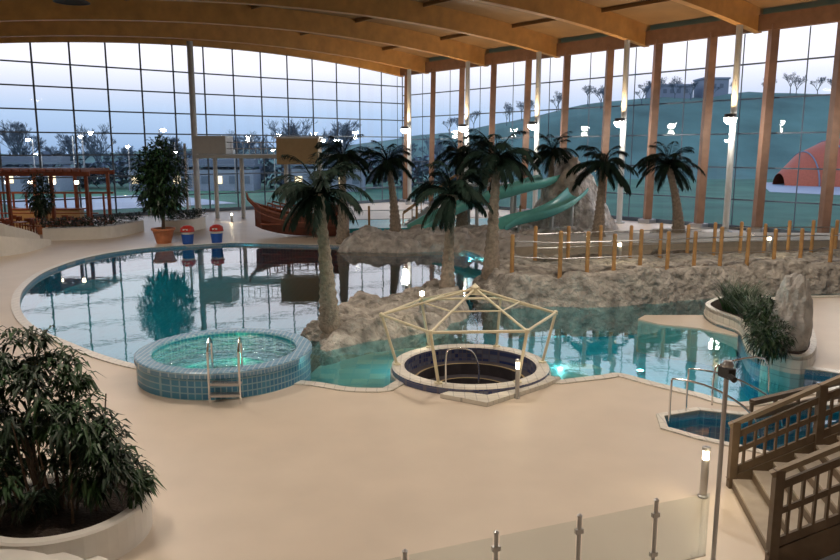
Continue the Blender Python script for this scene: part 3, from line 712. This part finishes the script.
mb.box((c.x,c.y,.85),(5,1.8,.08),1); mb.box((c.x+2.3,c.y,1.5),(1.3,1.8,1.2),0)
mb.build('pirate_ship',['ship','pergola'])
# ---------------------------------------------------------------- slides
def slide(pts,w,name,m='teal'):
    c=catmull([Vector(p) for p in pts],False,8); mb=MB(); k=10; vs=[];fs=[]
    for i,p in enumerate(c):
        d=(c[min(i+1,len(c)-1)]-c[max(i-1,0)]); d.z=0; d.normalize(); r=Vector((-d.y,d.x,0))
        for j in range(k+1):
            t=math.pi*j/k; vs.append(p+r*math.cos(t)*w/2+Vector((0,0,.5-math.sin(t)*w*.45)))
        for j in range(k,-1,-1):
            t=math.pi*j/k; vs.append(p+r*math.cos(t)*(w/2+.08)+Vector((0,0,.5-math.sin(t)*(w*.45+.08))))
    n=2*k+2
    for i in range(len(c)-1):
        for j in range(n): fs.append((i*n+j,i*n+(j+1)%n,(i+1)*n+(j+1)%n,(i+1)*n+j))
    mb.add(vs,fs,0)
    for i in range(4,len(c)-4,9):
        p=c[i]
        if p.z>1: mb.tube([(p.x,p.y,0),(p.x,p.y,p.z)],.12,8,1)
    return mb.build(name,[m,'steelw'],True)
slide([(8.9,51,3.4),(7.2,49.2,3.1),(5.2,48.4,2.6),(3.2,48.4,2.0),(1.4,47.8,1.2),(-.3,46.5,.35)],1.5,'water_slide')
slide([(10.2,48.6,2.6),(9.0,46.8,2.0),(7.5,45.6,1.5),(5.6,45,1.1),(4.6,44.4,.6)],1.3,'water_slide')
c=Vector((-1.2,53,0)); mb=MB()
for k in range(14): mb.box(c+Vector((k*.32,0,.12+k*.22)),(.34,1.5,.24),0)
for sy in(-.8,.8):
    mb.beam(c+Vector((0,sy,1.1)),c+Vector((4.2,sy,4.1)),.08,.10,1)
    mb.beam(c+Vector((0,sy,.1)),c+Vector((4.2,sy,3.1)),.08,.3,0)
    for k in range(0,14,2): mb.beam(c+Vector((k*.32,sy,.2+k*.22)),c+Vector((k*.32,sy,1.15+k*.22)),.05,.05,1)
mb.box(c+Vector((6.2,0,3.1)),(4,2,.2),0)
for x in(4.6,7.8):
    for y in(-.8,.8): mb.tube([c+Vector((x,y,0)),c+Vector((x,y,3.1))],.12,8,0)
mb.build('slide_stairs',['steelw','post'])
mb=MB(); mb.prism([P(*q) for q in [(345,233),(500,231),(500,222),(345,224)]],.0,.30,0); mb.build('upper_pool',['pool'])
# ---------------------------------------------------------------- world
w=bpy.data.worlds.new('dusk_sky'); scene.world=w; w.use_nodes=True; nt=w.node_tree; bg=nt.nodes['Background']
tc=nt.nodes.new('ShaderNodeTexCoord'); sp=nt.nodes.new('ShaderNodeSeparateXYZ'); rp=nt.nodes.new('ShaderNodeValToRGB'); el=rp.color_ramp.elements
el[0].position=0; el[0].color=(.24,.33,.48,1); el[1].position=1; el[1].color=(.20,.28,.5,1)
for p,c in [(.045,(.36,.44,.58,1)),(.075,(.55,.55,.63,1)),(.11,(.80,.73,.75,1)),(.2,(.92,.87,.90,1)),(.33,(.85,.86,.95,1)),(.5,(.36,.44,.66,1))]:
    e=el.new(p); e.color=c
nt.links.new(tc.outputs['Generated'],sp.inputs[0]); nt.links.new(sp.outputs['Z'],rp.inputs[0]); nt.links.new(rp.outputs[0],bg.inputs[0]); bg.inputs[1].default_value=1.65
# ---------------------------------------------------------------- camera
cam=bpy.data.cameras.new('camera'); co=bpy.data.objects.new('camera',cam); scene.collection.objects.link(co)
co.location=(0,0,H); co.rotation_euler=(math.pi/2-TH,0,0); cam.sensor_width=36; cam.lens=F/840*36; cam.clip_end=1000
scene.camera=co
